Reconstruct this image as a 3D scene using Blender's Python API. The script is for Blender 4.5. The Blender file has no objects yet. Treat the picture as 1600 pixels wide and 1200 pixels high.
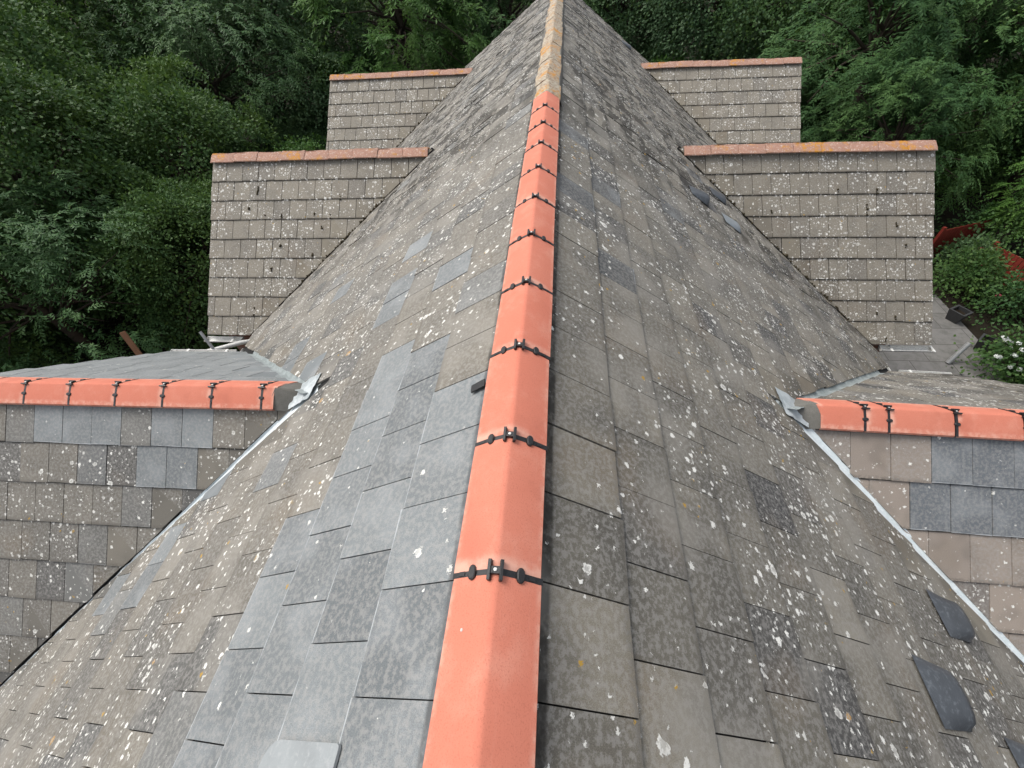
import bpy, bmesh, math, random
import numpy as np
from mathutils import Vector, Matrix

S = bpy.context.scene
COL = S.collection
rad = math.radians

# ------------------------------------------------------------------ camera
CAM_P = Vector((0.1328, 0.0, 1.2097))
YAW, PIT, ROL, FPX = -0.1362, 0.8449, 0.0684, 663.1
cy, sy = math.cos(YAW), math.sin(YAW)
fw = Vector((sy * math.cos(PIT), cy * math.cos(PIT), -math.sin(PIT)))
r0 = Vector((cy, -sy, 0)); d0 = fw.cross(r0)
rt = math.cos(ROL) * r0 + math.sin(ROL) * d0
dn = -math.sin(ROL) * r0 + math.cos(ROL) * d0
cam = bpy.data.cameras.new("camera"); camo = bpy.data.objects.new("camera", cam); COL.objects.link(camo)
up, bk = -dn, -fw
camo.matrix_world = Matrix(((rt.x, up.x, bk.x, CAM_P.x), (rt.y, up.y, bk.y, CAM_P.y), (rt.z, up.z, bk.z, CAM_P.z), (0, 0, 0, 1)))
cam.sensor_width = 36; cam.lens = 36 * FPX / 1600; cam.clip_start = 0.02; cam.clip_end = 2000
S.camera = camo

# ------------------------------------------------------------------ sky, sun, exposure
SUN_EL, SUN_AZ = 58, -70          # azimuth measured from +Y towards +X
w = bpy.data.worlds.new("World"); S.world = w; w.use_nodes = True
nt = w.node_tree
sky = nt.nodes.new("ShaderNodeTexSky"); sky.sky_type = 'NISHITA'; sky.sun_disc = False
sky.sun_elevation = rad(SUN_EL); sky.sun_rotation = rad(SUN_AZ); sky.dust_density = 4.0; sky.ozone_density = 0.6; sky.air_density = 1.0
hsv = nt.nodes.new("ShaderNodeHueSaturation"); hsv.inputs['Saturation'].default_value = 0.35
nt.links.new(sky.outputs[0], hsv.inputs['Color'])
nt.links.new(hsv.outputs[0], nt.nodes["Background"].inputs[0]); nt.nodes["Background"].inputs[1].default_value = 0.135
sl = bpy.data.lights.new("sun", 'SUN'); sl.energy = 1.1; sl.angle = rad(28); sl.color = (1.0, 0.96, 0.9)
so = bpy.data.objects.new("sun", sl); COL.objects.link(so)
sd = Vector((math.sin(rad(SUN_AZ)) * math.cos(rad(SUN_EL)), math.cos(rad(SUN_AZ)) * math.cos(rad(SUN_EL)), math.sin(rad(SUN_EL))))
so.rotation_euler = (-sd).to_track_quat('-Z', 'Y').to_euler(); so.location = (-10, 0, 20)
vs = S.view_settings
vs.view_transform = 'Standard'; vs.look = 'None'; vs.gamma = 1; vs.use_curve_mapping = False
vs.exposure = 0.68
S.cycles.max_bounces = 6; S.cycles.diffuse_bounces = 3; S.cycles.glossy_bounces = 2; S.cycles.transmission_bounces = 4

GZ = -6.4                          # garden level

# ------------------------------------------------------------------ node helper
class NT:
    def __init__(self, name):
        self.m = bpy.data.materials.new(name); self.m.use_nodes = True
        self.t = self.m.node_tree; self.b = self.t.nodes["Principled BSDF"]; self.out = self.t.nodes["Material Output"]
    def put(self, sock, v):
        if isinstance(v, bpy.types.NodeSocket): self.t.links.new(v, sock)
        elif v is not None:
            if isinstance(v, tuple) and len(v) == 3 and sock.type == 'RGBA': v = v + (1,)
            sock.default_value = v
    def n(self, typ, ins=None, out=0, **kw):
        nd = self.t.nodes.new("ShaderNode" + typ)
        for k, v in kw.items(): setattr(nd, k, v)
        for k, v in (ins or {}).items(): self.put(nd.inputs[k], v)
        return nd.outputs[out]
    def math(self, op, a, b=None, c=None, clamp=False):
        ins = {0: a}
        if b is not None: ins[1] = b
        if c is not None: ins[2] = c
        return self.n("Math", ins, operation=op, use_clamp=clamp)
    def mix(self, f, a, b, blend='MIX'):
        nd = self.t.nodes.new("ShaderNodeMix"); nd.data_type = 'RGBA'; nd.blend_type = blend; nd.clamp_factor = True
        self.put(nd.inputs[0], f); self.put(nd.inputs[6], a); self.put(nd.inputs[7], b)
        return nd.outputs[2]
    def ramp(self, v, lo, hi, a=0.0, b=1.0, smooth=True):
        nd = self.t.nodes.new("ShaderNodeMapRange"); nd.interpolation_type = 'SMOOTHSTEP' if smooth else 'LINEAR'
        self.put(nd.inputs[0], v); self.put(nd.inputs[1], lo); self.put(nd.inputs[2], hi); self.put(nd.inputs[3], a); self.put(nd.inputs[4], b)
        return nd.outputs[0]
    def noise(self, vec, scale, detail=3, rough=.55, dim='3D', out=0):
        return self.n("TexNoise", {'Vector': vec, 'Scale': scale, 'Detail': detail, 'Roughness': rough}, out, noise_dimensions=dim)
    def vmath(self, op, a, b=None):
        ins = {0: a}
        if b is not None: ins[1] = b
        return self.n("VectorMath", ins, operation=op)
    def done(self, col=None, rough=None, bump=None, strength=.3, dist=.01, spec=None, metal=None):
        if col is not None: self.put(self.b.inputs['Base Color'], col)
        if rough is not None: self.put(self.b.inputs['Roughness'], rough)
        if spec is not None: self.put(self.b.inputs['Specular IOR Level'], spec)
        if metal is not None: self.put(self.b.inputs['Metallic'], metal)
        if bump is not None:
            nrm = self.n("Bump", {'Strength': strength, 'Distance': dist, 'Height': bump})
            self.put(self.b.inputs['Normal'], nrm)
        return self.m

# ------------------------------------------------------------------ materials
def slate_mat(name, seed, colA, colB, dark, lichen=.5, lsize=.05, algae=.4, yellow=.03, newcol=(.222, .243, .251), newB=(.128, .142, .149), rings=.5, tvar=.7, gauge=.315, fade=True):
    t = NT(name)
    uv0 = t.n("UVMap", uv_map="uv"); uv = t.vmath('ADD', uv0, (seed * 7.31, seed * 3.77, 0))
    tuv = t.n("UVMap", uv_map="tile")
    at = t.t.nodes.new("ShaderNodeAttribute"); at.attribute_name = "kind"
    sp = t.t.nodes.new("ShaderNodeSeparateColor"); t.t.links.new(at.outputs[0], sp.inputs[0])
    typ, r1, r2 = sp.outputs[0], sp.outputs[1], sp.outputs[2]
    # base tone of the weathered tile
    blot = t.noise(uv, 2.4, 2, .45, '2D'); blot2 = t.noise(uv, 6, 1, .5, '2D'); grain = t.noise(uv, 300, 2, .6, '2D'); mid = t.noise(uv, 45, 4, .7, '2D')
    base = t.mix(r1, colA, colB)
    base = t.mix(t.ramp(r2, .72, .98), base, dark)
    base = t.mix(t.ramp(blot2, .45, .75, 0, .45), base, t.mix(.45, base, (.055, .052, .047)))
    base = t.mix(t.ramp(mid, .4, .8, 0, .05), base, t.mix(.35, base, (.30, .285, .25)))
    base = t.mix(t.ramp(blot, .47, .68, 0, algae), base, (.052, .052, .049))
    brn = t.noise(t.vmath('ADD', uv, (31, 17, 0)), 2.1, 2, .45, '2D')
    base = t.mix(t.ramp(brn, .55, .75, 0, .35), base, (.165, .135, .098))
    # fresh blue-grey tile with faint laid pattern and pale scuffs
    scuff = t.n("TexNoise", {'Vector': t.vmath('MULTIPLY', uv, (30, 75, 1)), 'Scale': 1.0, 'Detail': 5, 'Roughness': .7}, noise_dimensions='2D')
    cloud = t.noise(t.vmath('ADD', uv, (5, 9, 0)), 4.2, 2, .5, '2D')
    new = t.mix(r1, newcol, newB)
    new = t.mix(t.ramp(cloud, .42, .72, 0, .75), new, t.mix(.55, new, (.34, .36, .37)))
    new = t.mix(t.ramp(scuff, .6, .85, 0, .08), new, t.mix(.5, new, (.36, .375, .38)))
    base = t.mix(1.0, base, (1.08, 1.05, 1.03), 'MULTIPLY'); new = t.mix(1.0, new, (.84, .85, .85), 'MULTIPLY')
    col = t.mix(typ, base, new)
    # grain
    g = t.ramp(grain, .25, .75, .72, 1.28, False)
    col = t.mix(1.0, col, t.n("CombineColor", {0: g, 1: g, 2: g}), 'MULTIPLY')
    # worn pale edges
    st = t.t.nodes.new("ShaderNodeSeparateXYZ"); t.t.links.new(tuv, st.inputs[0])
    ex = st.outputs[0]; ey = st.outputs[1]
    edge = t.math('MINIMUM', ex, ey)
    wear = t.math('MULTIPLY', t.ramp(edge, .001, .005, 1, 0), t.ramp(mid, .42, .62, 0, .4))
    col = t.mix(wear, col, (.34, .33, .31))
    # dirt line at the lower edges of old tiles
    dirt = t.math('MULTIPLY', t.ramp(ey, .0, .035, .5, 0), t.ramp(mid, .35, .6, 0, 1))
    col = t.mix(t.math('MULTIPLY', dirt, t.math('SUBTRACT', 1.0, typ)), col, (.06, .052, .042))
    foot = t.math('MULTIPLY', t.ramp(ey, gauge - .016, gauge - .002, 0, 1), t.ramp(t.noise(uv, 14, 3, .7, '2D'), .3, .6, .35, .9))  # painted contact shade mixed with dirt, just below the upper course
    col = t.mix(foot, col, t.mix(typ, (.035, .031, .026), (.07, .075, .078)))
    lipw = t.math('MULTIPLY', t.ramp(ey, .001, .007, 1, 0), t.math('MULTIPLY', typ, t.ramp(t.noise(uv, 9, 4, .7, '2D'), .35, .6, .2, .9)))
    col = t.mix(lipw, col, (.42, .44, .45))
    if fade:   # mossy joints on the old far part of the roof
        sf = t.t.nodes.new("ShaderNodeSeparateXYZ"); t.t.links.new(uv0, sf.inputs[0])
        farj = t.math('MULTIPLY', t.ramp(sf.outputs[0], 3.8, 6.0), t.ramp(t.noise(t.vmath('ADD', t.vmath('MULTIPLY', uv, (.7, 1.6, 1)), t.n('CombineXYZ', {0: t.math('MULTIPLY', r2, 9.0)})), 2.6, 2, .6, '2D'), .45, .56))
        jl = t.math('MULTIPLY', t.math('MAXIMUM', t.ramp(ex, .003, .014, 1, 0), t.ramp(ey, gauge - .02, gauge - .010, 0, .6)), farj)
        col = t.mix(t.math('MULTIPLY', jl, .75), col, (.022, .019, .015))
        pale = t.math('MULTIPLY', t.ramp(t.noise(t.vmath('ADD', uv, (11, 23, 0)), 1.9, 2, .5, '2D'), .52, .68, 0, .5), t.math('SUBTRACT', 1.0, typ))
        col = t.mix(pale, col, (.27, .255, .225))
    # lichen
    dist = t.n("TexNoise", {'Vector': uv, 'Scale': 95, 'Detail': 3, 'Roughness': .65}, 1, noise_dimensions='2D')
    uvd = t.vmath('ADD', uv, t.vmath('MULTIPLY', t.vmath('SUBTRACT', dist, (.5, .5, .5)), (.028, .028, 0)))
    dens = t.noise(t.vmath('ADD', uv, (50, 3, 0)), 1.7, 4, .65, '2D')
    dens = t.math('MULTIPLY', t.ramp(dens, .34, .66, .12, 1.4), t.math('ADD', .9 - tvar * .5, t.math('MULTIPLY', r2, tvar)))
    dens = t.math('MULTIPLY', dens, t.math('SUBTRACT', 1.0, t.math('MULTIPLY', typ, .93)))
    if fade:
        su = t.t.nodes.new("ShaderNodeSeparateXYZ"); t.t.links.new(uv0, su.inputs[0])
        near = t.math('MINIMUM', t.math('ADD', t.ramp(su.outputs[1], .2, 1.6, .3, 1), t.ramp(su.outputs[0], 1.0, 4.0, 0, .7)), 1.0)
        dens = t.math('MULTIPLY', dens, near)
    dens = t.math('MULTIPLY', dens, lichen)
    masks = []; rcol = None
    for i, (cell, rmax, frac) in enumerate(((lsize * .80, .37, .44), (lsize * .40, .40, .24), (lsize * 1.8, .27, .26))):
        v = t.t.nodes.new("ShaderNodeTexVoronoi"); v.voronoi_dimensions = '2D'; v.feature = 'F1'
        t.put(v.inputs['Vector'], t.vmath('ADD', uvd, (i * 3.3, i * 1.9, 0))); t.put(v.inputs['Scale'], 1 / cell)
        sc = t.t.nodes.new("ShaderNodeSeparateColor"); t.t.links.new(v.outputs['Color'], sc.inputs[0])
        keep = t.math('LESS_THAN', sc.outputs[0], t.math('MULTIPLY', dens, frac))
        rr = t.math('MULTIPLY', t.math('POWER', sc.outputs[1], 2.2), rmax); rr = t.math('ADD', rr, rmax * .22)
        d = t.math('SUBTRACT', v.outputs['Distance'], rr)
        m = t.math('MULTIPLY', t.ramp(d, -.03, .02, 1, 0), keep)
        if i == 2:   # bigger growths leave a ring round a worn middle
            ring = t.ramp(t.math('DIVIDE', v.outputs['Distance'], rr), .35, .75, 1 - rings, 1)
            m = t.math('MULTIPLY', m, ring)
        masks.append(m)
        if i == 0: rcol = sc.outputs[2]
        if i == 2: ycol = t.math('MULTIPLY', sc.outputs[2], keep)
    lm = t.math('MAXIMUM', t.math('MAXIMUM', masks[0], masks[1]), masks[2])
    patchy = t.noise(uv, 130, 3, .7, '2D'); lm = t.math('MULTIPLY', lm, t.ramp(patchy, .25, .45, .6, 1))
    lc = t.mix(rcol, (.78, .77, .72), (.56, .55, .51))
    lc = t.mix(t.math('GREATER_THAN', rcol, 1 - yellow), lc, (.40, .25, .05))
    lc = t.mix(t.math('MULTIPLY', t.math('GREATER_THAN', ycol, 1 - yellow), masks[2]), lc, (.42, .22, .035))
    col = t.mix(lm, col, lc)
    h = t.math('ADD', t.math('MULTIPLY', grain, .35), t.math('ADD', t.math('MULTIPLY', mid, .07), t.math('MULTIPLY', lm, .4)))
    rough = t.mix(typ, (.82, .82, .82), (.56, .56, .56))
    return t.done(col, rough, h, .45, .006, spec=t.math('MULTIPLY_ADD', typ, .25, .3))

def red_mat():
    t = NT("red_clay"); tc = t.n("TexCoord", out=3)
    oi = t.t.nodes.new("ShaderNodeObjectInfo")
    v = t.vmath('ADD', tc, t.n("CombineXYZ", {0: t.math('MULTIPLY', oi.outputs['Random'], 40.0), 1: t.math('MULTIPLY', oi.outputs['Random'], 17.0)}))
    n1 = t.noise(v, 7, 5, .65); n2 = t.noise(v, 240, 2, .7); n3 = t.noise(t.vmath('MULTIPLY', v, (60, 3, 60)), 1.0, 4, .6)
    col = t.mix(n1, (.565, .182, .118), (.62, .232, .160))
    col = t.mix(t.math('MULTIPLY', oi.outputs['Random'], .35), col, (.57, .165, .105))
    col = t.mix(t.ramp(n1, .5, .72, 0, .30), col, (.68, .33, .24))
    col = t.mix(t.ramp(n3, .6, .8, 0, .15), col, (.70, .36, .27))
    stn = t.noise(t.vmath('ADD', v, (3, 8, 1)), 3.3, 4, .6); col = t.mix(t.ramp(stn, .52, .75, 0, .45), col, (.40, .125, .085))
    col = t.mix(t.ramp(n2, .5, .75, 0, .45), col, (.36, .105, .07))
    # pale bloom along the tile edges
    sx = t.t.nodes.new("ShaderNodeSeparateXYZ"); t.t.links.new(tc, sx.inputs[0])
    ax = t.math('ABSOLUTE', sx.outputs[0])
    bl = t.math('MULTIPLY', t.ramp(ax, .108, .128, 0, 1), t.ramp(t.noise(v, 25, 4, .7), .4, .65, .05, .45))
    ylo = t.ramp(sx.outputs[1], .015, .05, .55, 0)
    bl = t.math('MAXIMUM', bl, t.math('MULTIPLY', ylo, t.ramp(n1, .4, .6)))
    col = t.mix(bl, col, (.74, .47, .37))
    return t.done(col, .85, t.math('ADD', t.math('MULTIPLY', n2, .6), n1), .35, .004, spec=.2)

def old_ridge_mat(name, base, lich, orange, amount):
    t = NT(name); geo = t.n("NewGeometry", out=0)
    oi = t.t.nodes.new("ShaderNodeObjectInfo")
    n1 = t.noise(geo, 5, 4, .65); n2 = t.noise(geo, 38, 5, .75); n3 = t.noise(geo, 16, 4, .7); n4 = t.noise(geo, 180, 2, .7)
    col = t.mix(n3, base, tuple(c * .62 for c in base))
    col = t.mix(t.ramp(n4, .5, .8, 0, .5), col, tuple(c * .5 for c in base))
    col = t.mix(t.ramp(n2, .62 - amount * .25, .72 - amount * .18, 0, .9), col, lich)
    om = t.math('MULTIPLY', t.ramp(t.noise(geo, 3.1, 3, .6), .5, .64), t.ramp(n3, .42, .58))
    col = t.mix(t.math('MULTIPLY', om, orange), col, (.52, .24, .035))
    return t.done(col, .85, t.math('ADD', n2, n4), .5, .008, spec=.25)

def plain(name, col, rough=.6, var=.25, scale=18, spec=.4, metal=0, dirt=None):
    t = NT(name); g = t.n("NewGeometry", out=0)
    n1 = t.noise(g, scale, 4, .65); n2 = t.noise(g, scale * 7, 3, .7)
    c = t.mix(n1, tuple(x * (1 + var) for x in col), tuple(x * (1 - var) for x in col))
    if dirt: c = t.mix(t.ramp(n2, .5, .72, 0, .8), c, dirt)
    return t.done(c, rough, t.math('ADD', n1, n2), .25, .006, spec=spec, metal=metal)

def lead_mat(name, a, b):
    t = NT(name); g = t.n("NewGeometry", out=0)
    n1 = t.noise(g, 9, 5, .7); n2 = t.noise(g, 60, 3, .7)
    c = t.mix(t.ramp(n1, .35, .65), a, b); c = t.mix(t.ramp(n2, .6, .8, 0, .5), c, (.20, .22, .22))
    return t.done(c, .42, t.math('ADD', n1, n2), .4, .01, spec=.5)

def leaf_mat(name, a, b, c2, rnd=1.0):
    t = NT(name)
    gi = t.t.nodes.new("ShaderNodeNewGeometry"); r = gi.outputs['Random Per Island']
    oi = t.t.nodes.new("ShaderNodeObjectInfo")
    col = t.mix(r, a, b); col = t.mix(t.ramp(r, .86, 1.0, 0, .8), col, c2)
    col = t.mix(t.math('MULTIPLY', oi.outputs['Random'], .45), col, tuple(x * .75 for x in a))
    n = t.noise(gi.outputs['Position'], .55, 3, .6)
    col = t.mix(t.ramp(n, .45, .68, 0, .55), col, c2)
    t.put(t.b.inputs['Base Color'], col); t.b.inputs['Roughness'].default_value = .55; t.b.inputs['Specular IOR Level'].default_value = .22
    tr = t.n("BsdfTranslucent", {'Color': t.mix(.5, col, (.10, .16, .02))})
    ms = t.t.nodes.new("ShaderNodeMixShader"); ms.inputs[0].default_value = .30
    t.t.links.new(t.b.outputs[0], ms.inputs[1]); t.t.links.new(tr, ms.inputs[2]); t.t.links.new(ms.outputs[0], t.out.inputs[0])
    return t.m

M = {}
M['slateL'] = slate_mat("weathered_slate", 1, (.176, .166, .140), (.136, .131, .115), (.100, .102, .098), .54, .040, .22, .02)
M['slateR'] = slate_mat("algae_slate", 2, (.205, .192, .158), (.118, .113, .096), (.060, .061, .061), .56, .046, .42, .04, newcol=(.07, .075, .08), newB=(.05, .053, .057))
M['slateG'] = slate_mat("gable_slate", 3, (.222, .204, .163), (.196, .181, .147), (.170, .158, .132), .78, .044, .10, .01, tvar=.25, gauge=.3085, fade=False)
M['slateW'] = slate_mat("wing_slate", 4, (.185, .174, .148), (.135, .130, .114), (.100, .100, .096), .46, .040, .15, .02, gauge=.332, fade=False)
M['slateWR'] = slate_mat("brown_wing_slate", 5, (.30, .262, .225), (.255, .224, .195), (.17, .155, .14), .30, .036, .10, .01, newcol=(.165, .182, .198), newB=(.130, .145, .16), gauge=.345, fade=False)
M['under'] = plain("roof_underlay", (.012, .012, .012), .95, .2)
M['red'] = red_mat()
M['redold'] = old_ridge_mat("old_red_clay", (.47, .27, .20), (.60, .53, .46), 1.0, .35)
M['oldridge'] = old_ridge_mat("lichened_clay", (.33, .22, .15), (.46, .42, .33), 1.15, .9)
M['clip'] = plain("black_plastic", (.018, .018, .019), .45, .3, 60, .5)
M['vent'] = plain("dark_vent_plastic", (.056, .063, .072), .42, .45, 5, .5, dirt=(.13, .145, .16))
M['ventpale'] = plain("grey_vent_plastic", (.20, .225, .24), .5, .25, 10, .5)
M['screw'] = plain("zinc_screw", (.65, .64, .6), .35, .1, 60, .5, .6)
M['lead'] = lead_mat("new_lead", (.60, .67, .69), (.72, .77, .78))
M['leadmid'] = lead_mat('crumpled_lead', (.34, .38, .39), (.55, .59, .60))
M['leadold'] = lead_mat("dull_lead", (.20, .235, .235), (.36, .40, .40))
M['mortar'] = plain("mortar", (.155, .15, .135), .9, .3, 25, .2, dirt=(.11, .10, .08))
M['moss'] = plain("dry_moss", (.050, .042, .028), 1.0, .5, 40, .1, dirt=(.10, .085, .04))
M['gutter'] = plain("weathered_white_plastic", (.66, .66, .63), .5, .2, 14, .4, dirt=(.16, .14, .10))
M['wall'] = None
def brick_mat():
    t = NT("brick_wall"); tc = t.n("TexCoord", out=3)
    s = t.t.nodes.new("ShaderNodeSeparateXYZ"); t.t.links.new(tc, s.inputs[0])
    vec = t.n("CombineXYZ", {0: t.math('ADD', s.outputs[0], s.outputs[1]), 1: s.outputs[2]})
    b = t.t.nodes.new("ShaderNodeTexBrick"); t.put(b.inputs['Vector'], vec); b.inputs['Scale'].default_value = 1
    b.inputs['Brick Width'].default_value = .225; b.inputs['Row Height'].default_value = .075; b.inputs['Mortar Size'].default_value = .005
    b.inputs['Color1'].default_value = (.27, .13, .085, 1); b.inputs['Color2'].default_value = (.20, .10, .07, 1); b.inputs['Mortar'].default_value = (.3, .28, .25, 1)
    return t.done(b.outputs[0], .9, t.noise(tc, 40), .3, .01)
M['wall'] = brick_mat()
M['bark'] = plain("bark", (.060, .048, .036), .95, .5, 9, .2, dirt=(.03, .026, .02))
M['steel'] = plain("galvanised_tube", (.36, .37, .37), .45, .3, 12, .5, .5, dirt=(.18, .17, .15))
M['wood'] = plain("brown_timber", (.23, .125, .07), .8, .35, 20, .2, dirt=(.11, .07, .045))
M['redwood'] = plain("red_painted_timber", (.20, .028, .018), .7, .3, 12, .3)
M['pot'] = plain("dark_planter", (.035, .036, .037), .6, .3, 12, .4, dirt=(.07, .07, .066))
M['soil'] = plain("potting_soil", (.022, .017, .012), 1, .4, 40, .1)
M['whitefl'] = plain("white_petals", (.66, .70, .66), .7, .1, 30, .2)
M['pinkfl'] = plain("pink_petals", (.42, .09, .12), .7, .2, 30, .2)
M['leafdk'] = leaf_mat("dark_leaves", (.046, .108, .032), (.078, .156, .044), (.135, .225, .058))
M['leafash'] = leaf_mat("ash_leaves", (.044, .108, .038), (.070, .152, .050), (.115, .210, .062))
M['leafblue'] = leaf_mat("bluish_leaves", (.050, .108, .046), (.082, .152, .068), (.135, .215, .095))
M['leafbr'] = leaf_mat("bright_leaves", (.052, .135, .026), (.078, .180, .036), (.13, .24, .048))

def ground_mat():
    t = NT("garden_soil"); g = t.n("NewGeometry", out=0)
    n1 = t.noise(g, .6, 5, .65); n2 = t.noise(g, 9, 4, .7)
    c = t.mix(n2, (.014, .012, .009), (.028, .023, .016)); c = t.mix(t.ramp(n1, .5, .68), c, (.014, .024, .009))
    return t.done(c, 1.0, n2, .6, .05, spec=.1)
def paving_mat():
    t = NT("paving"); g = t.n("NewGeometry", out=0)
    b = t.t.nodes.new("ShaderNodeTexBrick"); t.put(b.inputs['Vector'], g); b.inputs['Scale'].default_value = 1
    b.inputs['Brick Width'].default_value = .9; b.inputs['Row Height'].default_value = .6; b.inputs['Mortar Size'].default_value = .008
    b.inputs['Color1'].default_value = (.17, .165, .155, 1); b.inputs['Color2'].default_value = (.135, .13, .125, 1); b.inputs['Mortar'].default_value = (.05, .045, .04, 1)
    n = t.noise(g, 5, 5, .7)
    c = t.mix(t.ramp(n, .4, .7, 0, .6), b.outputs[0], (.08, .08, .07))
    return t.done(c, .85, n, .3, .01)

# ------------------------------------------------------------------ object helpers
def link(name, me, mat=None, parent=None, mats=None):
    o = bpy.data.objects.new(name, me); COL.objects.link(o)
    for m in (mats or ([mat] if mat else [])):
        if len(me.materials) < len(mats or [mat]): me.materials.append(m)
    if parent: attach(o, parent)
    return o
def attach(o, parent):
    o.parent = parent
    o.matrix_parent_inverse = abs_matrix(parent).inverted()
def abs_matrix(o):
    return o.matrix_basis.copy() if o.parent is None else abs_matrix(o.parent) @ o.matrix_parent_inverse @ o.matrix_basis
def mesh(name, vs_, fs, smooth=False):
    me = bpy.data.meshes.new(name); me.from_pydata([tuple(v) for v in vs_], [], fs); me.update()
    if smooth: me.polygons.foreach_set('use_smooth', [True] * len(me.polygons))
    return me
def empty(name, loc, label=None, cat=None, group=None):
    o = bpy.data.objects.new(name, None); COL.objects.link(o); o.location = loc; o.empty_display_size = .2
    if label: tag(o, label, cat, group)
    return o
def tag(o, label, cat, group=None):
    o['label'] = label; o['category'] = cat
    if group: o['group'] = group
class MB:
    def __init__(self): self.v = []; self.f = []
    def add(self, vs_, fs):
        k = len(self.v); self.v += [tuple(v) for v in vs_]; self.f += [tuple(i + k for i in f) for f in fs]
    def box(self, c, s, R=None, bev=0.0):
        bm = bmesh.new(); bmesh.ops.create_cube(bm, size=1)
        bmesh.ops.scale(bm, vec=s, verts=bm.verts)
        if bev: bmesh.ops.bevel(bm, geom=bm.edges[:], offset=bev, segments=2, profile=.6, affect='EDGES')
        vs_ = [v.co.copy() for v in bm.verts]; fs = [[v.index for v in f.verts] for f in bm.faces]; bm.free()
        if R is not None: vs_ = [R @ v for v in vs_]
        self.add([v + Vector(c) for v in vs_], fs)
    def tube(self, pts, rads, n=8, cap=True):
        pts = [Vector(p) for p in pts]; rings = []
        for i, p in enumerate(pts):
            d = (pts[min(i + 1, len(pts) - 1)] - pts[max(i - 1, 0)]).normalized()
            a = d.orthogonal().normalized(); b = d.cross(a)
            r = rads[i] if isinstance(rads, (list, tuple)) else rads
            rings.append([p + r * (math.cos(2 * math.pi * k / n) * a + math.sin(2 * math.pi * k / n) * b) for k in range(n)])
        # keep rings untwisted
        for i in range(1, len(rings)):
            best = min(range(n), key=lambda s: (rings[i][s] - pts[i] - (rings[i - 1][0] - pts[i - 1])).length)
            rings[i] = rings[i][best:] + rings[i][:best]
        vs_ = [v for r in rings for v in r]; fs = []
        for i in range(len(rings) - 1):
            for k in range(n):
                fs.append((i * n + k, i * n + (k + 1) % n, (i + 1) * n + (k + 1) % n, (i + 1) * n + k))
        if cap: fs.append(tuple(range(n))[::-1]); fs.append(tuple((len(rings) - 1) * n + k for k in range(n)))
        self.add(vs_, fs)
    def obj(self, name, mat, parent=None, smooth=False):
        return link(name, mesh(name, self.v, self.f, smooth), mat, parent)

# ------------------------------------------------------------------ roof geometry (fitted from the photograph)
ZA = .0527; THL, THR = .5919, .6107; TW, GA, S0 = .2915, .3149, .4812
YR, YL = .2533, .2370
Y0, Y1 = -2.6, 14.25
nL = Vector((-math.sin(THL), 0, math.cos(THL))); nR = Vector((math.sin(THR), 0, math.cos(THR)))
cL = -ZA * math.cos(THL); cR = -ZA * math.cos(THR)
SL, SR = 5.52, 6.32               # slope lengths
#            side  y0      z0      front  back   tilt  x_end  s_front s_back gauge  v0    mat
GB = {
 'LG':  dict(s=-1, y=6.7776, z=-1.3104, b=.7249, bb=.7249, tilt=.012, xe=5.42, sf=2.76, sb=2.76, g=.3085, v0=.295, u0=.10, m='slateG'),
 'RG':  dict(s=1,  y=7.265, z=-1.452, b=.845, bb=.80, tilt=-.006, xe=5.64, sh=.115, sf=2.90, sb=2.7, g=.316, v0=.345, u0=.05, m='slateG'),
 'LG2': dict(s=-1, y=12.1645, z=-1.4453, b=.6774, bb=.6774, tilt=.012, xe=5.55, sf=2.75, sb=2.4, g=.3085, v0=.30, u0=.02, m='slateG'),
 'RG2': dict(s=1,  y=12.4275, z=-1.4956, b=.688, bb=.688, tilt=-.004, xe=5.58, sf=2.75, sb=2.2, g=.3085, v0=.32, u0=.17, m='slateG'),
 'LW':  dict(s=-1, y=1.9634, z=-1.195, b=.7607, bb=.6609, tilt=.028, xe=5.30, sf=2.95, sb=2.42, g=.332, v0=.455, u0=.202, m='slateW'),
 'RW':  dict(s=1,  y=2.1291, z=-1.375, b=.7133, bb=.6854, tilt=.03, xe=5.75, sf=3.1, sb=3.06, g=.345, v0=.487, u0=.249, m='slateWR'),
}
for k, dl in (('LG', .12), ('RG', .04), ('LG2', .11), ('RG2', .08)):
    g = GB[k]; g['y'] += dl * math.cos(g['b']); g['z'] += dl * math.sin(g['b']); g['sf'] += dl; g['v0'] += dl
for k, g in GB.items():
    s = g['s']; th = THL if s < 0 else THR
    xa = (-ZA - g['z']) / math.tan(th)
    g['xa'] = xa
    g['U'] = Vector((s, 0, -g['tilt'])).normalized()
    g['O'] = Vector((0, g['y'], g['z'] + g['tilt'] * xa))         # ridge line run back to x = 0
    g['Vf'] = Vector((g.get('sh', 0) * s, -math.cos(g['b']), -math.sin(g['b']))); g['Vb'] = Vector((0, math.cos(g['bb']), -math.sin(g['bb'])))
    g['nf'] = g['U'].cross(g['Vf']).normalized(); g['nb'] = g['U'].cross(g['Vb']).normalized()
    for q in ('nf', 'nb'):
        if g[q].z < 0: g[q] = -g[q]
    g['cf'] = g['nf'].dot(g['O']); g['cb'] = g['nb'].dot(g['O'])

def clip_poly(poly, a, b, c):
    """keep a*u+b*v+c >= 0"""
    out = []
    for i in range(len(poly)):
        p, q = poly[i], poly[(i + 1) % len(poly)]
        fp, fq = a * p[0] + b * p[1] + c, a * q[0] + b * q[1] + c
        if fp >= 0: out.append(p)
        if (fp >= 0) != (fq >= 0):
            t = fp / (fp - fq); out.append((p[0] + t * (q[0] - p[0]), p[1] + t * (q[1] - p[1])))
    return out

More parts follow.
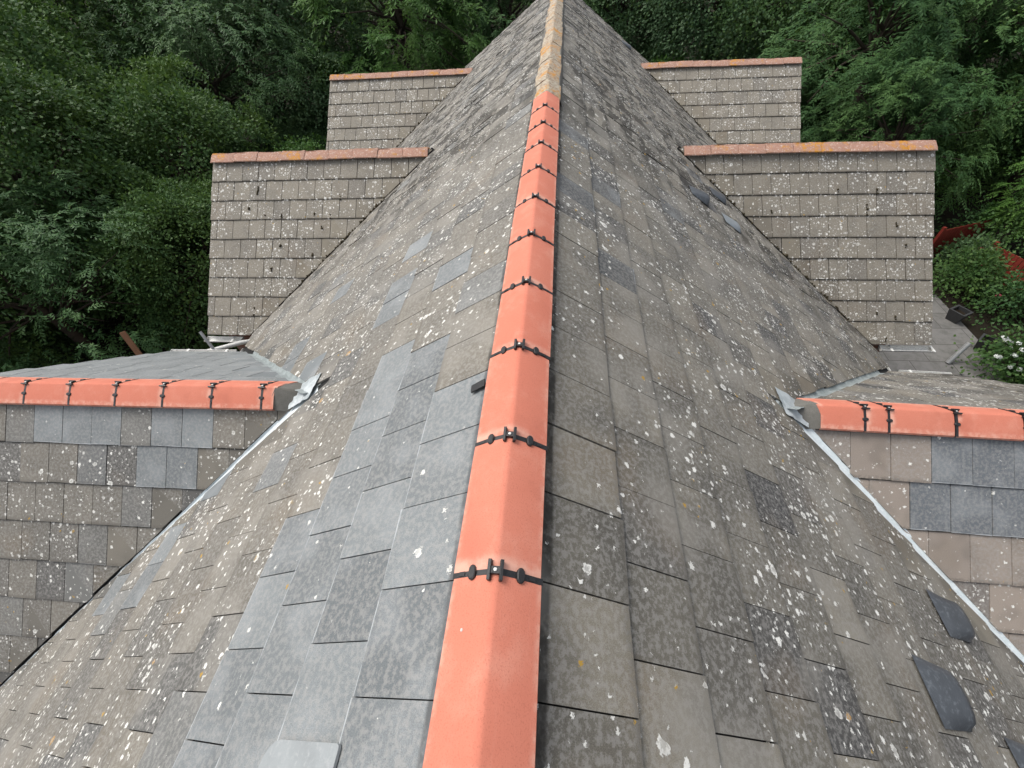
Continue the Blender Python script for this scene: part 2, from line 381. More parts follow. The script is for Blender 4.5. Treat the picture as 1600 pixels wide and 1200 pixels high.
def tile_field(name, O, U, V, N, umin, umax, vmax, gauge, v0, tw, off0, mat, parent, seed, clipper=None, types=None, hb=.026, thick=.013, under=None, label=None, jit=1.0, courses_from=1, gap=.0016):
    rnd = random.Random(seed)
    flip = U.cross(V).dot(N) < 0
    vs_, fs, uvs, tuvs, att, mi = [], [], [], [], [], []
    def emit(poly, h, local, a, m=0):
        k = len(vs_); n = len(poly)
        for (u, v) in poly: vs_.append(O + U * u + V * v + N * h(u, v))
        idx = list(range(k, k + n))
        if flip: idx = idx[::-1]
        fs.append(idx); att.append(a); mi.append(m)
        for i in idx: uvs.append(poly[i - k]); tuvs.append(local(*poly[i - k]))
        return k
    j = courses_from
    while True:
        vb = v0 + (j - 1) * gauge
        vt = vb - gauge
        if vt > vmax - .02: break
        off = off0 + (j % 2) * tw * .5
        k0 = math.floor((umin - off) / tw) - 1; k1 = math.ceil((umax - off) / tw) + 1
        for k in range(k0, k1):
            ul, ur = off + k * tw, off + (k + 1) * tw
            if ur < umin + .02 or ul > umax - .02: continue
            typ, bright = (types(j, k) if types else (0, None))
            r1, r2 = rnd.random(), rnd.random()
            if bright is not None: r1 = bright
            far = (2.1 if (jit == 1.0 and (k + .5) * tw > 4.6) else 1.0)
            ve = min(vb + rnd.gauss(0, .003) * jit * far, vmax + .015)
            g = gap * (2.2 if far > 1 else 1)
            g = g + abs(rnd.gauss(0, gap * .5)) * far
            a0, a1 = max(ul + g, umin), min(ur - g, umax)
            if umin > ul: a0 = umin + rnd.uniform(-.008, .008)
            if umax < ur: a1 = umax + rnd.uniform(-.008, .008)
            sk = rnd.gauss(0, .0022) * jit
            poly = [(a0, max(vt - .03, 0.0)), (a1, max(vt - .03, 0.0)), (a1, ve + sk), (a0, ve - sk)]
            if clipper: poly = clipper(poly, rnd)
            if len(poly) < 3: continue
            lift = rnd.gauss(0, .0012) * jit * far; tx = rnd.gauss(0, .005) * jit * far * .8; um = (a0 + a1) / 2
            tilt = thick / gauge
            hf = lambda u, v, L=lift, T=tx, um=um, ve=ve: hb + L - (ve - v) * tilt + (u - um) * T
            loc = lambda u, v, a0=a0, a1=a1, ve=ve: (u - a0, ve - v, a1 - u)
            A = (float(typ), r1, r2, 1.0)
            k_ = emit(poly, hf, loc, A)
            n = len(poly); kb = len(vs_)
            for (u, v) in poly: vs_.append(O + U * u + V * v + N * (hf(u, v) - thick - .002))
            for i in range(n):
                i2 = (i + 1) % n
                f = [k_ + i2, k_ + i, kb + i, kb + i2]
                if flip: f = f[::-1]
                fs.append(f); att.append(A); mi.append(0)
                for q in f:
                    pp = poly[(q - k_) if q < kb else (q - kb)]
                    uvs.append(pp); tuvs.append(loc(*pp))
        j += 1
    up = under or [(umin + .02, 0), (umax - .02, 0), (umax - .02, vmax - .02), (umin + .02, vmax - .02)]
    emit(up, lambda u, v: .001, lambda u, v: (.1, .1, .1), (0, 0, 0, 1), 1)
    me = mesh(name, vs_, fs)
    l1 = me.uv_layers.new(name="uv"); l1.data.foreach_set('uv', [c for p in uvs for c in p])
    l2 = me.uv_layers.new(name="tile"); l2.data.foreach_set('uv', [c for p in tuvs for c in (min(p[0], p[2]), p[1])])
    at = me.attributes.new("kind", 'FLOAT_COLOR', 'FACE'); at.data.foreach_set('color', [c for a in att for c in a])
    me.polygons.foreach_set('material_index', mi)
    me.materials.append(mat); me.materials.append(M['under'])
    o = bpy.data.objects.new(name, me); COL.objects.link(o); attach(o, parent)
    if label: o['label'] = label
    return o

house = empty('house', (0, 5, GZ), "house with steep grey slate roofs, red ridge tiles, two side wings and four gables", 'house')

# ---- main slopes
NEWL = {(1,-8),(1,-7),(1,-6),(1,-5),(1,-4),(1,-3),(1,-2),(1,-1),(1,0),(1,1),(1,2),(2,-8),(2,-7),(2,-6),(2,-5),(2,-4),(2,-3),(2,-2),(2,-1),(2,0),(2,1),(2,2),(2,3),(2,4),(2,7),(3,-8),(3,-7),(3,-6),(3,-5),(3,-4),(3,-3),(3,-2),(3,-1),(3,0),(3,1),(3,2),(3,3),(3,4),(4,-8),(4,-7),(4,-6),(4,-5),(4,-4),(4,-3),(4,-2),(4,-1),(4,0),(4,1),(4,7),(4,8),(4,10),(7,6),(8,11),(9,3),(9,7),(9,8),(10,1),(10,2),(12,1)}
NEWR = {(1,9),(1,13),(2,7),(2,11),(5,13),(8,18),(8,21)}
def main_clipper(side, O, U, V):
    gs = [(k, g) for k, g in GB.items() if g['s'] == side]
    nm = nL if side < 0 else nR
    def fn(poly, rnd):
        for k, g in gs:
            lead = k in ('LW', 'RW')
            pts = [O + U * u + V * v for u, v in poly]
            ff = [g['nf'].dot(p) - g['cf'] for p in pts]; fb = [g['nb'].dot(p) - g['cb'] for p in pts]
            cyy = sum(p.y for p in pts) / len(pts); cxx = sum(abs(p.x) for p in pts) / len(pts)
            front = cyy < g['y']
            n_, c_ = (g['nf'], g['cf']) if front else (g['nb'], g['cb'])
            sang = math.sqrt(max(1e-4, 1 - nm.dot(n_) ** 2))
            if lead and front: d = (.135 if k == 'LW' else .108) * max(.10 if k == 'LW' else .8, 1 - (cxx - g['xa']) / (1.9 if k == 'LW' else 5)) + .008 * math.sin(cxx * 5.1) + rnd.uniform(-.002, .004)
            elif lead: d = .045 + rnd.uniform(-.008, .008)
            else: d = .012 + rnd.uniform(-.012, .012)
            o_ = d * sang
            inside = [min(max(0, 0) + 0, 0) for _ in pts]
            both = [(a < o_ and b < o_) for a, b in zip(ff, fb)]
            if all(a < o_ for a in (ff if front else fb)) and any(both): return []
            if any(both):
                poly = clip_poly(poly, n_.dot(U), n_.dot(V), n_.dot(O) - c_ - o_)
                if len(poly) < 3: return []
        return poly
    return fn
OM = Vector((0, 0, -ZA)); UY = Vector((0, 1, 0))
VL = Vector((-math.cos(THL), 0, -math.sin(THL))); VR = Vector((math.cos(THR), 0, -math.sin(THR)))
rr = random.Random(5)
def typL(j, k):
    if (j, k) in NEWL: return .97, rr.random()
    return (.5 if rr.random() < .02 else 0), None
def typR(j, k):
    if (j, k) in NEWR: return .85, rr.random()
    return 0, None
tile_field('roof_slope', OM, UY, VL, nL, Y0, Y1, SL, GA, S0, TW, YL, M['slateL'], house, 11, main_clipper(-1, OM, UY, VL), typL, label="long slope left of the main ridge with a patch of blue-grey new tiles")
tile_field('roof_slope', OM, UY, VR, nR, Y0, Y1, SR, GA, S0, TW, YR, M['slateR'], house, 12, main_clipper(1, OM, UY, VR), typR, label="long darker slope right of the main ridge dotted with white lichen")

# ---- gables and wings
LWN = {(1, 2), (1, 3), (1, 5), (1, 6), (1, 7)}
def wing_types(key, back):
    q = random.Random(key)
    def fn(j, k):
        if key == 'LW':
            if back: return .95, q.uniform(0, .4)
            if (j, k) in LW_NEW: return .97, LW_NEW[(j, k)]
            return (.3 if q.random() < .15 else 0), None
        if key == 'RW':
            if back: return 0, None
            if (j, k) in RW_NEW: return .97, RW_NEW[(j, k)]
            return 0, None
        return 0, None
    return fn
LW_NEW = {}; RW_NEW = {}
# course 1 and 2 of the left wing / right wing, columns counted along the ridge from the main roof
for k, b in ((8, .0), (9, .5), (11, .4), (12, .35), (13, .15)): LW_NEW[(1, k)] = b
for k, b in ((9, .6), (10, .45)): LW_NEW[(2, k)] = b
for k in range(9, 18): RW_NEW[(1, k)] = (.7, .5, .2, .8, .4)[k % 5]
for k in range(9, 18): RW_NEW[(2, k)] = (.9, .6, .8, .5, .7)[k % 5]
LBL = {'LG': "near gable roof left of the main ridge", 'RG': "near gable roof right of the main ridge", 'LG2': "far gable roof left of the main ridge", 'RG2': "far gable roof right of the main ridge", 'LW': "low wing roof on the left, patched with grey tiles", 'RW': "low wing roof on the right, brown and blue-grey tiles"}
def gable_clipper(g, U, V, O, d):
    nm, cm = (nL, cL) if g['s'] < 0 else (nR, cR)
    def fn(poly, rnd, extra=0):
        dd = d
        if g is GB['LW'] and V is g['Vf']: dd = .012 + .018 * min(1, max(0, (sum(p[1] for p in poly) / len(poly) - .35) / .9))
        n_ = g['nf'] if V is g['Vf'] else g['nb']
        sang = math.sqrt(max(1e-4, 1 - nm.dot(n_) ** 2))
        return clip_poly(poly, nm.dot(U), nm.dot(V), nm.dot(O) - cm - (dd + rnd.uniform(-.010, .010)) * sang)
    return fn
for i, (key, g) in enumerate(GB.items()):
    wing = key in ('LW', 'RW')
    for back in (False, True):
        V = g['Vb'] if back else g['Vf']; N = g['nb'] if back else g['nf']; vm = g['sb'] if back else g['sf']
        d = (.022 if not back else .06) if wing else .025
        cl = gable_clipper(g, g['U'], V, g['O'], d)
        rn = random.Random(1)
        ug = clip_poly([(.0, 0), (g['xe'] - .02, 0), (g['xe'] - .02, vm - .02), (0, vm - .02)], *(lambda nm, cm: (nm.dot(g['U']), nm.dot(V), nm.dot(g['O']) - cm - .02))(*((nL, cL) if g['s'] < 0 else (nR, cR))))
        tw = {'LW': .270, 'RW': .280}.get(key, .274)
        mat = M[g['m']] if not (key == 'RW' and back) else M['slateR']
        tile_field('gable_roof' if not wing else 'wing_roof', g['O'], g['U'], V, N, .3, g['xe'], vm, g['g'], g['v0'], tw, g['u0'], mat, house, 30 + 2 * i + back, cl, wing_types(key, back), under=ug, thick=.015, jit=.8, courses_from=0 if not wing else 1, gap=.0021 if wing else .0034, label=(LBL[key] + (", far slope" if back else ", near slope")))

# ---- ridge tiles
def profile(w, h, n=3, rnd_=.014):
    pts = []
    for i in range(n + 1): pts.append((-w + (w - rnd_) * i / n, -h + (h - h * rnd_ / w) * i / n))
    k = h / w; d_ = h * rnd_ / w
    for f in (.66, .33): pts.append((-rnd_ * f, -d_ * .46 - d_ * .54 * f * f))
    pts.append((0, -d_ * .46))
    return [(x, z + d_ * .25) for x, z in pts] + [(-x, z + d_ * .25) for x, z in pts[-2::-1]]
def bow(pts, w, a): return [(x, z + a * math.sin(math.pi * min(1, abs(x) / w))) for x, z in pts]
def ridge_mesh(name, L, w, h, t=.016, lip=.016, m0=0.0, m1=0.0, rough=0.0, seed=0):
    q = random.Random(seed)
    P = bow(profile(w, h), w, .004); n = len(P)
    ys = [0, .02, L * .33, L * .66, L - .02, L]
    vs_, fs = [], []
    for yi, y in enumerate(ys):
        e = -.0035 if yi in (0, len(ys) - 1) else 0
        for (x, z) in P:
            yy = y + (m0 * x if yi == 0 else m1 * x if yi == len(ys) - 1 else 0)
            vs_.append((x + q.gauss(0, rough), yy, z + e + q.gauss(0, rough)))
        vs_.append((w + .001, vs_[-1][1], -h - lip)); vs_.append((w - t, vs_[-1][1], -h - lip))
        for (x, z) in P[::-1][1:-1]: vs_.append((x * .93, (y + (m0 * x if yi == 0 else m1 * x if yi == len(ys) - 1 else 0)), z - t))
        vs_.append((-w + t, vs_[-n - 2 - (n - 2)][1] if False else y + (m0 * -w if yi == 0 else m1 * -w if yi == len(ys) - 1 else 0), -h - lip)); vs_.append((-w - .001, vs_[-1][1], -h - lip))
    k = len(vs_) // len(ys)
    for a in range(len(ys) - 1):
        for i in range(k):
            i2 = (i + 1) % k
            fs.append((a * k + i, a * k + i2, (a + 1) * k + i2, (a + 1) * k + i))
    fs.append(tuple(range(k))[::-1]); fs.append(tuple((len(ys) - 1) * k + i for i in range(k)))
    me = mesh(name, vs_, fs)
    bm = bmesh.new(); bm.from_mesh(me); bmesh.ops.recalc_face_normals(bm, faces=bm.faces); bm.to_mesh(me); bm.free()
    me.polygons.foreach_set('use_smooth', [True] * len(me.polygons)); me.set_sharp_from_angle(angle=rad(24))
    return me
def clip_mesh(w, h):
    m = MB()
    P = bow(profile(w, h), w, .004)
    # strap lying in the joint
    for (a, b) in zip(P[:-1], P[1:]):
        A, B = Vector((a[0], 0, a[1] - .008)), Vector((b[0], 0, b[1] - .008)); d = (B - A); c = (A + B) / 2
        R = Matrix.Rotation(-math.atan2(d.z, d.x), 3, 'Y')
        m.box(c + Vector((0, 0, 0)), (d.length + .003, .018, .011), R)
    sl = math.atan2(h, w)
    for s in (-1, 1):
        R = Matrix.Rotation(s * sl, 3, 'Y')
        for xx, sz in ((.54, (.025, .042, .011)),):
            c = Vector((s * w * xx, 0, -h * xx + .0075))
            vs_ = []; n = 12
            for zz in (-.006, .004, .0065):
                f = 1 if zz < .005 else .8
                for a in range(n):
                    an = 2 * math.pi * a / n
                    vs_.append(R @ Vector((math.cos(an) * sz[0] * .5 * f, math.copysign(abs(math.sin(an)) ** .7, math.sin(an)) * sz[1] * .5 * f, zz)) + c)
            fs = [tuple((r * n + a, r * n + (a + 1) % n, (r + 1) * n + (a + 1) % n, (r + 1) * n + a)) for r in range(2) for a in range(n)] + [tuple(2 * n + a for a in range(n))]
            m.add(vs_, fs)
        m.box((s * .0165, 0, .004), (.0095, .056, .014), Matrix.Rotation(s * .25, 3, 'Y'), .0015)
        m.box((s * w * .78, 0, -h * .78 - .001), (.02, .012, .012), R)
    m.box((0, 0, .003), (.030, .020, .010), None, .0015)
    return mesh('ridge_clip', m.v, m.f)
def screw_mesh():
    m = MB(); m.tube([(0, 0, .006), (0, 0, .0105), (0, 0, .0115)], [.0052, .0052, .003], 10)
    return mesh('screw', m.v, m.f)

W0, H0 = .126, .073
me_red = ridge_mesh('ridge_tile', .436, W0, H0); me_red.materials.append(M['red'])
me_clip = clip_mesh(W0, H0); me_clip.materials.append(M['clip'])
me_scr = screw_mesh(); me_scr.materials.append(M['screw'])
W1, H1 = .142, .100
me_redw = ridge_mesh('ridge_tile', .440, W1, H1); me_redw.materials.append(M['red'])
me_clipw = clip_mesh(W1, H1); me_clipw.materials.append(M['clip'])
def put(name, me, parent, mw, label=None):
    o = bpy.data.objects.new(name, me); COL.objects.link(o); o.matrix_basis = mw; attach(o, parent)
    if label: o['label'] = label
    return o
def with_clip(tile, mec, mw):
    put('ridge_clip', mec, tile, mw)
    put('screw', me_scr, tile, mw @ Matrix.Translation((0, 0, .0)))
rq = random.Random(8)
YC = .3798
for k in range(-6, 11):
    y = YC + .45 * k
    if k == 10: continue
    mw = Matrix.Translation((rq.gauss(0, .0012), y + .006, rq.gauss(0, .001))) @ Matrix.Rotation(rq.gauss(0, .002), 4, 'Z')
    t_ = put('ridge_tile', me_red, house, mw, "new red angled ridge tile of the main ridge")
    with_clip(t_, me_clip, Matrix.Translation((0, y, 0)))
me_old = [ridge_mesh('ridge_tile', .447, W0 + .004, H0 + .004, rough=.003, seed=s) for s in range(3)]
for m_ in me_old: m_.materials.append(M['oldridge'])
y = YC + 4.5 + .004; i = 0
while y < Y1 - .2:
    put('ridge_tile', me_old[i % 3], house, Matrix.Translation((rq.gauss(0, .004), y, -.006 + rq.gauss(0, .004))) @ Matrix.Rotation(rq.gauss(0, .006), 4, 'Z'), "old ridge tile crusted with pale and yellow lichen")
    y += .45; i += 1
# dark ventilated strip under the red ridge, mortar bed under the old one
m = MB()
for s in (-1, 1):
    yy = -2.5
    th = THL if s < 0 else THR
    zt = -H0 - .014; x0 = s * (W0 - .012)
    zb = -ZA - abs(x0) * math.tan(th) + .01
    m.box((x0, (-2.5 + 4.87) / 2, (zt + zb) / 2), (.008, 7.37, zt - zb + .02))
    yy = -.6
    while yy < 3.2:
        m.box((x0 + s * .006, yy, (zt + zb) / 2), (.006, .007, zt - zb + .012)); yy += .018
m.obj('ridge_vent_strip', M['clip'], house)
m = MB()
q = random.Random(3)
for s in (-1, 1):
    th = THL if s < 0 else THR; n = 70
    vs_, fs = [], []
    for a in range(n + 1):
        yy = 4.87 + (Y1 - 4.9) * a / n
        for xx, dz in ((.10, -.075), (W0 - .004, -.072), (W0 + .012 + q.uniform(-.004, .006), -.097), (W0 + .03, -ZA - (W0 + .03) * math.tan(th) + .016)):
            vs_.append((s * xx, yy, dz + q.gauss(0, .002)))
    for a in range(n):
        for b in range(3): fs.append((a * 4 + b, a * 4 + b + 1, a * 4 + b + 5, a * 4 + b + 4))
    m.add(vs_, fs)
m.obj('ridge_mortar', M['mortar'], house)
m = MB(); A_ = math.atan2(H0, W0)
m.tube([(-.076, .237, -.0395), (-.0775, .237, -.0375)], [.005, .004], 10); m.obj('screw', M['screw'], house)
m = MB(); q = random.Random(12)
for i in range(15):
    an = q.uniform(0, 6.28); r0_ = q.uniform(.001, .004); r1_ = q.uniform(.005, .011); wd = .25
    P_ = [(r0_ * math.cos(an), r0_ * math.sin(an)), (r1_ * math.cos(an - wd), r1_ * math.sin(an - wd)), (r1_ * 1.1 * math.cos(an), r1_ * 1.1 * math.sin(an)), (r1_ * math.cos(an + wd), r1_ * math.sin(an + wd))]
    m.add([(.072 + x * math.cos(A_), .177 + y, -.042 + .0052 - x * math.sin(A_) + .0003 * (i % 3)) for x, y in P_], [(0, 1, 2, 3)])
m.obj('bird_dropping', M['whitefl'], house)
# black underlay tab poking out on the left
m = MB(); m.box((-.172, 1.165, -ZA - .172 * math.tan(THL) + .034), (.075, .042, .008), Matrix.Rotation(-THL, 3, 'Y') @ Matrix.Rotation(.1, 3, 'Z'), .003)
m.obj('ridge_bracket', M['clip'], house)

def along(g, u, lift=0.0, yaw=0.0):
    """local x across the ridge, local y away from the main roof"""
    p = g['O'] + g['U'] * u + Vector((0, 0, lift)); Yv = g['U']; Xv = Yv.cross(Vector((0, 0, 1))).normalized(); Zv = Xv.cross(Yv)
    return Matrix(((Xv.x, Yv.x, Zv.x, p.x), (Xv.y, Yv.y, Zv.y, p.y), (Xv.z, Yv.z, Zv.z, p.z), (0, 0, 0, 1)))
def wing_ridge(key, joints, ustart, uend, mitre, lift):
    g = GB[key]; js = [ustart] + joints + [uend]
    for i in range(len(js) - 1):
        L = js[i + 1] - js[i]
        me = me_redw if (i > 0 and abs(L - .45) < .02) else None
        if me is None:
            me = ridge_mesh('ridge_tile', L - (.006 if i == 0 else .010), W1, H1, m0=mitre if i == 0 else 0, m1=0); me.materials.append(M['red'])
        t_ = put('ridge_tile', me, house, along(g, js[i] + (.005 if i else 0), lift), "new red angled ridge tile of the %s wing" % ('left' if g['s'] < 0 else 'right'))
        if i > 0:
            with_clip(t_, me_clipw, along(g, js[i], lift))
    n = js
LIFT = .058
wing_ridge('LW', [2.06 + .418 * i for i in range(7)], 1.94, 5.25, -.36, LIFT)
wing_ridge('RW', [2.42, 2.585] + [3.045 + .46 * i for i in range(6)], 2.09, 5.72, .36, LIFT)
me_g = [ridge_mesh('ridge_tile', .392, W1, .076, lip=.012, rough=.0025, seed=20 + s) for s in range(3)]
for m_ in me_g: m_.materials.append(M['redold'])
for key in ('LG', 'RG', 'LG2', 'RG2'):
    g = GB[key]; u = g['xe'] - .395; i = 0
    sag = lambda u: .012 * math.sin(u * 2.1)
    while u > g['xa'] - .25:
        put('ridge_tile', me_g[i % 3], house, along(g, u, .046 + rq.gauss(0, .004)), "weathered pinkish ridge tile with lichen, on a gable")
        u -= .397; i += 1

# ---- valleys
def valley(key, back, wm, wg, mat, name, lift=.008, jag=.006, seed=0, label=None, length=None, ribs=False):
    g = GB[key]; nm, cm = (nL, cL) if g['s'] < 0 else (nR, cR)
    n_, c_ = (g['nb'], g['cb']) if back else (g['nf'], g['cf'])
    D = nm.cross(n_).normalized()
    if D.z > 0: D = -D
    A = g['O'] + g['U'] * g['xa']
    # apex: on all of ridge line and main plane
    t = (cm - nm.dot(g['O'])) / nm.dot(g['U']); A = g['O'] + g['U'] * t
    vm = g['sb'] if back else g['sf']
    Lmax = vm / abs(D.dot(g['Vb'] if back else g['Vf']))
    L = (length or Lmax); n = int(L / .05)
    em = n_.cross(D)      # directions in each plane, pointing away from the valley
    em = nm.cross(D).normalized();
    if em.dot(n_) < 0: em = -em
    eg = n_.cross(D).normalized()
    if eg.dot(nm) < 0: eg = -eg
    q = random.Random(seed); vs_, fs = [], []
    for i in range(n + 1):
        P = A + D * (L * i / n - (.10 if mat is not M['under'] else 0))
        taper = wm if not callable(wm) else wm(i / n)
        rib = (.004 * (i % 2)) if ribs else 0
        row = [P + em * (taper + q.uniform(-jag, jag)) + nm * .001, P + em * taper * .5 + nm * (.005 if not ribs else lift + rib) + nm * abs(q.gauss(0, .0012)), P + (nm + n_).normalized() * (lift * .6 + rib), P + eg * wg * .5 + n_ * (lift + rib + q.gauss(0, .0015)), P + eg * (wg + q.uniform(-jag, jag)) + n_ * (lift + .002)]
        vs_ += row
    for i in range(n):
        for b in range(4): fs.append((i * 5 + b, i * 5 + b + 1, i * 5 + b + 6, i * 5 + b + 5))
    o = link(name, mesh(name, vs_, fs, True), mat, house)
    if label: o['label'] = label
    return A, D, L, em, eg, nm, n_
valley('LW', False, .17, .016, M['lead'], 'valley_lead', .009, .004, 1, "pale new lead strip in the left wing's near valley")
valley('LW', True, .09, .09, M['leadold'], 'valley_lead', .014, .006, 2, "ribbed grey lead in the left wing's far valley", ribs=True)
valley('RW', False, .15, .03, M['lead'], 'valley_lead', .009, .004, 3, "pale new lead strip in the right wing's near valley")
valley('RW', True, .08, .10, M['leadold'], 'valley_lead', .014, .006, 4, "grey lead in the right wing's far valley")
for s_, key in enumerate(('LG', 'RG', 'LG2', 'RG2')):
    A, D, L, em, eg, nm, n_ = valley(key, False, .06, .06, M['under'], 'valley_lead', .006, .004, 5 + s_, "dark valley gutter")
    q = random.Random(40 + s_); m = MB()
    for i in range(int(L * 26)):
        t = q.random() ** (.8) * L
        if key in ('LG',) : t = L * (.1 + .75 * q.betavariate(2, 2.2))
        P = A + D * t + em * q.uniform(-.005, .02) + eg * q.uniform(-.005, .03) + (nm + n_).normalized() * q.uniform(.012, .03)
        r = q.uniform(.008, .022) * (1.5 if q.random() < .08 else 1)
        bm = bmesh.new(); bmesh.ops.create_icosphere(bm, subdivisions=1, radius=r)
        for v in bm.verts: v.co *= q.uniform(.7, 1.25)
        m.add([v.co + P for v in bm.verts], [[v.index for v in f.verts] for f in bm.faces]); bm.free()
    o = m.obj('moss', M['moss'], house, True); o['kind'] = 'stuff'
# black moss tufts on the near gables
m = MB(); q = random.Random(77)
for key, cnt in (('LG', 26), ('RG', 18)):
    g = GB[key]
    for i in range(cnt):
        j = q.randint(1, 8); v = g['v0'] + j * g['g'] - q.choice([.0, .0, .03, .1, .15]); off = g['u0'] + (j % 2) * .137 + .274 * q.randint(8, 19)
        u = off + q.uniform(-.006, .006)
        if g['s'] < 0 and u > 5.2: continue
        P = g['O'] + g['U'] * u + g['Vf'] * (v - .01) + g['nf'] * .024
        if (nL if g['s'] < 0 else nR).dot(P) - (cL if g['s'] < 0 else cR) < .12: continue
        for e in range(q.randint(2, 5)):
            bm = bmesh.new(); bmesh.ops.create_icosphere(bm, subdivisions=1, radius=q.uniform(.008, .02))
            PP = P + g['Vf'] * q.uniform(-.05, .02) + g['U'] * q.uniform(-.008, .008)
            m.add([v_.co * q.uniform(.8, 1.2) + PP for v_ in bm.verts], [[v_.index for v_ in f.verts] for f in bm.faces]); bm.free()
o = m.obj('moss', M['moss'], house, True); o['kind'] = 'stuff'

# ---- mortar wedge and crumpled lead saddle where each wing ridge meets the main roof
for key, u0 in (('LW', 1.94), ('RW', 2.09)):
    g = GB[key]; s = g['s']; q = random.Random(9)
    m = MB(); vs_, fs = [], []
    base = along(g, u0, LIFT)
    P = bow(profile(W1, H1), W1, .004); k = len(P)
    mit = .36 * (-1 if s < 0 else 1)
    for t, drop, sh in ((.012, -.004, 1), (-.05, -.02, .95), (-.12, -.045, .85), (-.22, -.10, .7)):
        for x, z in P:
            vs_.append(base @ Vector((x * sh, t + mit * x, z * (1.05 if t < 0 else 1) + drop + q.gauss(0, .004))))
    for a in range(3):
        for i in range(k - 1): fs.append((a * k + i, a * k + i + 1, (a + 1) * k + i + 1, (a + 1) * k + i))
    m.add(vs_, fs); m.obj('mortar_fillet', M['mortar'], house, True)
    # saddle
    nm, cm = (nL, cL) if s < 0 else (nR, cR)
    t = (cm - nm.dot(g['O'])) / nm.dot(g['U']); A = g['O'] + g['U'] * t
    n = 9; vs_, fs = [], []
    ex, ey = Vector((0, 1, 0)), (VL if s < 0 else VR)
    for a in range(n):
        for b in range(n):
            uu, vv = (a / (n - 1) - .5) * .26, (b / (n - 1) - .42) * .27
            p_ = A + ex * uu + ey * vv
            hg = min(-(g['nf'].dot(p_) - g['cf']), -(g['nb'].dot(p_) - g['cb'])) / max(.3, g['nf'].z)
            vs_.append(p_ + nm * (.031 + min(.022, max(0, hg) * .45) + abs(q.gauss(0, .004))))
    for a in range(n - 1):
        for b in range(n - 1): fs.append((a * n + b, a * n + b + 1, (a + 1) * n + b + 1, (a + 1) * n + b))
    link('lead_saddle', mesh('lead_saddle', vs_, fs, True), M['leadmid'], house)

# ---- roof vents on the right slope
def vent(y, sl, w=.27, l=.30, h=.070, mat='vent', label=None, side=1):
    th = THR; V = VR; N = nR
    nx, ny = 9, 9; vs_, fs = [], []
    for a in range(nx + 1):
        for b in range(ny + 1):
            u = (a / nx - .5) * w; v = (b / ny - .5) * l
            e = min(1, (1 - abs(2 * a / nx - 1)) * 2.2); f = b / ny
            prof = (f ** .8) if f < .78 else (1 - ((f - .78) / .22) ** 2.2 * .8)
            hh = .030 + h * prof * (math.sqrt(max(0, e * (2 - e))) * .7 + .3 * math.sin(math.pi * a / nx))
            tap = 1 - .10 * f
            vs_.append(OM + UY * (y + u * tap) + V * (sl + v) + N * hh)
    for a in range(nx):
        for b in range(ny):
            i = a * (ny + 1) + b; fs.append((i, i + 1, i + ny + 2, i + ny + 1))
    k = len(vs_)
    for a in range(nx + 1):       # the lower lip
        p_ = vs_[a * (ny + 1) + ny]; vs_.append(p_ - N * .028 - V * .01)
    for a in range(nx): fs.append((a * (ny + 1) + ny, k + a, k + a + 1, (a + 1) * (ny + 1) + ny))
    o = link('roof_vent', mesh('roof_vent', vs_, fs, True), M[mat], house)
    if label: o['label'] = label
vent(.90, 3.27, label="dark hooded roof vent nearest the right valley lead")
vent(.42, 2.60, w=.30, label="dusty grey-blue hooded roof vent at bottom right")
vent(.15, 3.28, w=.30, label="hooded roof vent in the bottom right corner")
vent(5.62, 2.36, h=.09, label="shiny dark roof vent beside the near right gable")
vent(5.60, 2.99, h=.05, mat='ventpale', label="pale grey roof vent beside the near right gable")
vent(6.42, 3.0, h=.06, label="dark flat roof vent against the near right gable")
vent(13.45, 2.08, h=.06, label="small dark roof vent far up the right slope")

# ---- walls
def prism(axis_o, U, L0, L1, sec, mat, name):
    """sec: list of (y, z) cross-section"""
    m = MB(); n = len(sec)
    vs_ = [(axis_o.x + U.x * L, y, z) for L in (L0, L1) for y, z in sec]
    fs = [tuple(range(n)), tuple(range(n, 2 * n))[::-1]] + [(i, n + i, n + (i + 1) % n, (i + 1) % n) for i in range(n)]
    m.add(vs_, fs); o = m.obj(name, mat, house)
    bm = bmesh.new(); bm.from_mesh(o.data); bmesh.ops.recalc_face_normals(bm, faces=bm.faces); bm.to_mesh(o.data); bm.free()
    return o
for key, g in GB.items():
    pf = g['O'] + g['Vf'] * (g['sf'] - .30) - Vector((0, 0, .10)); pb = g['O'] + g['Vb'] * (g['sb'] - .30) - Vector((0, 0, .10))
    sec = [(pf.y, GZ - .2), (pf.y, pf.z), (g['y'], g['z'] - .16), (pb.y, pb.z), (pb.y, GZ - .2)]
    sec = [(yy, zz - (.04 + g['tilt'] * g['xe'] if zz > GZ else 0)) for yy, zz in sec]
    prism(Vector((0, 0, 0)), g['U'], max(g['xa'] + 1.5, 3.4), g['xe'] - .10, sec, M['wall'], 'wall')
m = MB(); xl = SL * math.cos(THL) - .35; xr = SR * math.cos(THR) - .35
zl = -ZA - xl * math.tan(THL) - .08; zr_ = -ZA - xr * math.tan(THR) - .08
sec = [(-xl, GZ - .2), (-xl, zl), (0, -.22), (xr, zr_), (xr, GZ - .2)]
n = 5; vs_ = [(x, y, z) for y in (Y0 + .1, Y1 - .1) for x, z in sec]
m.add(vs_, [(4, 3, 2, 1, 0), (5, 6, 7, 8, 9)] + [(i, (i + 1) % n, n + (i + 1) % n, n + i) for i in range(n)]); o = m.obj('wall', M['wall'], house)
bm = bmesh.new(); bm.from_mesh(o.data); bmesh.ops.recalc_face_normals(bm, faces=bm.faces); bm.to_mesh(o.data); bm.free()

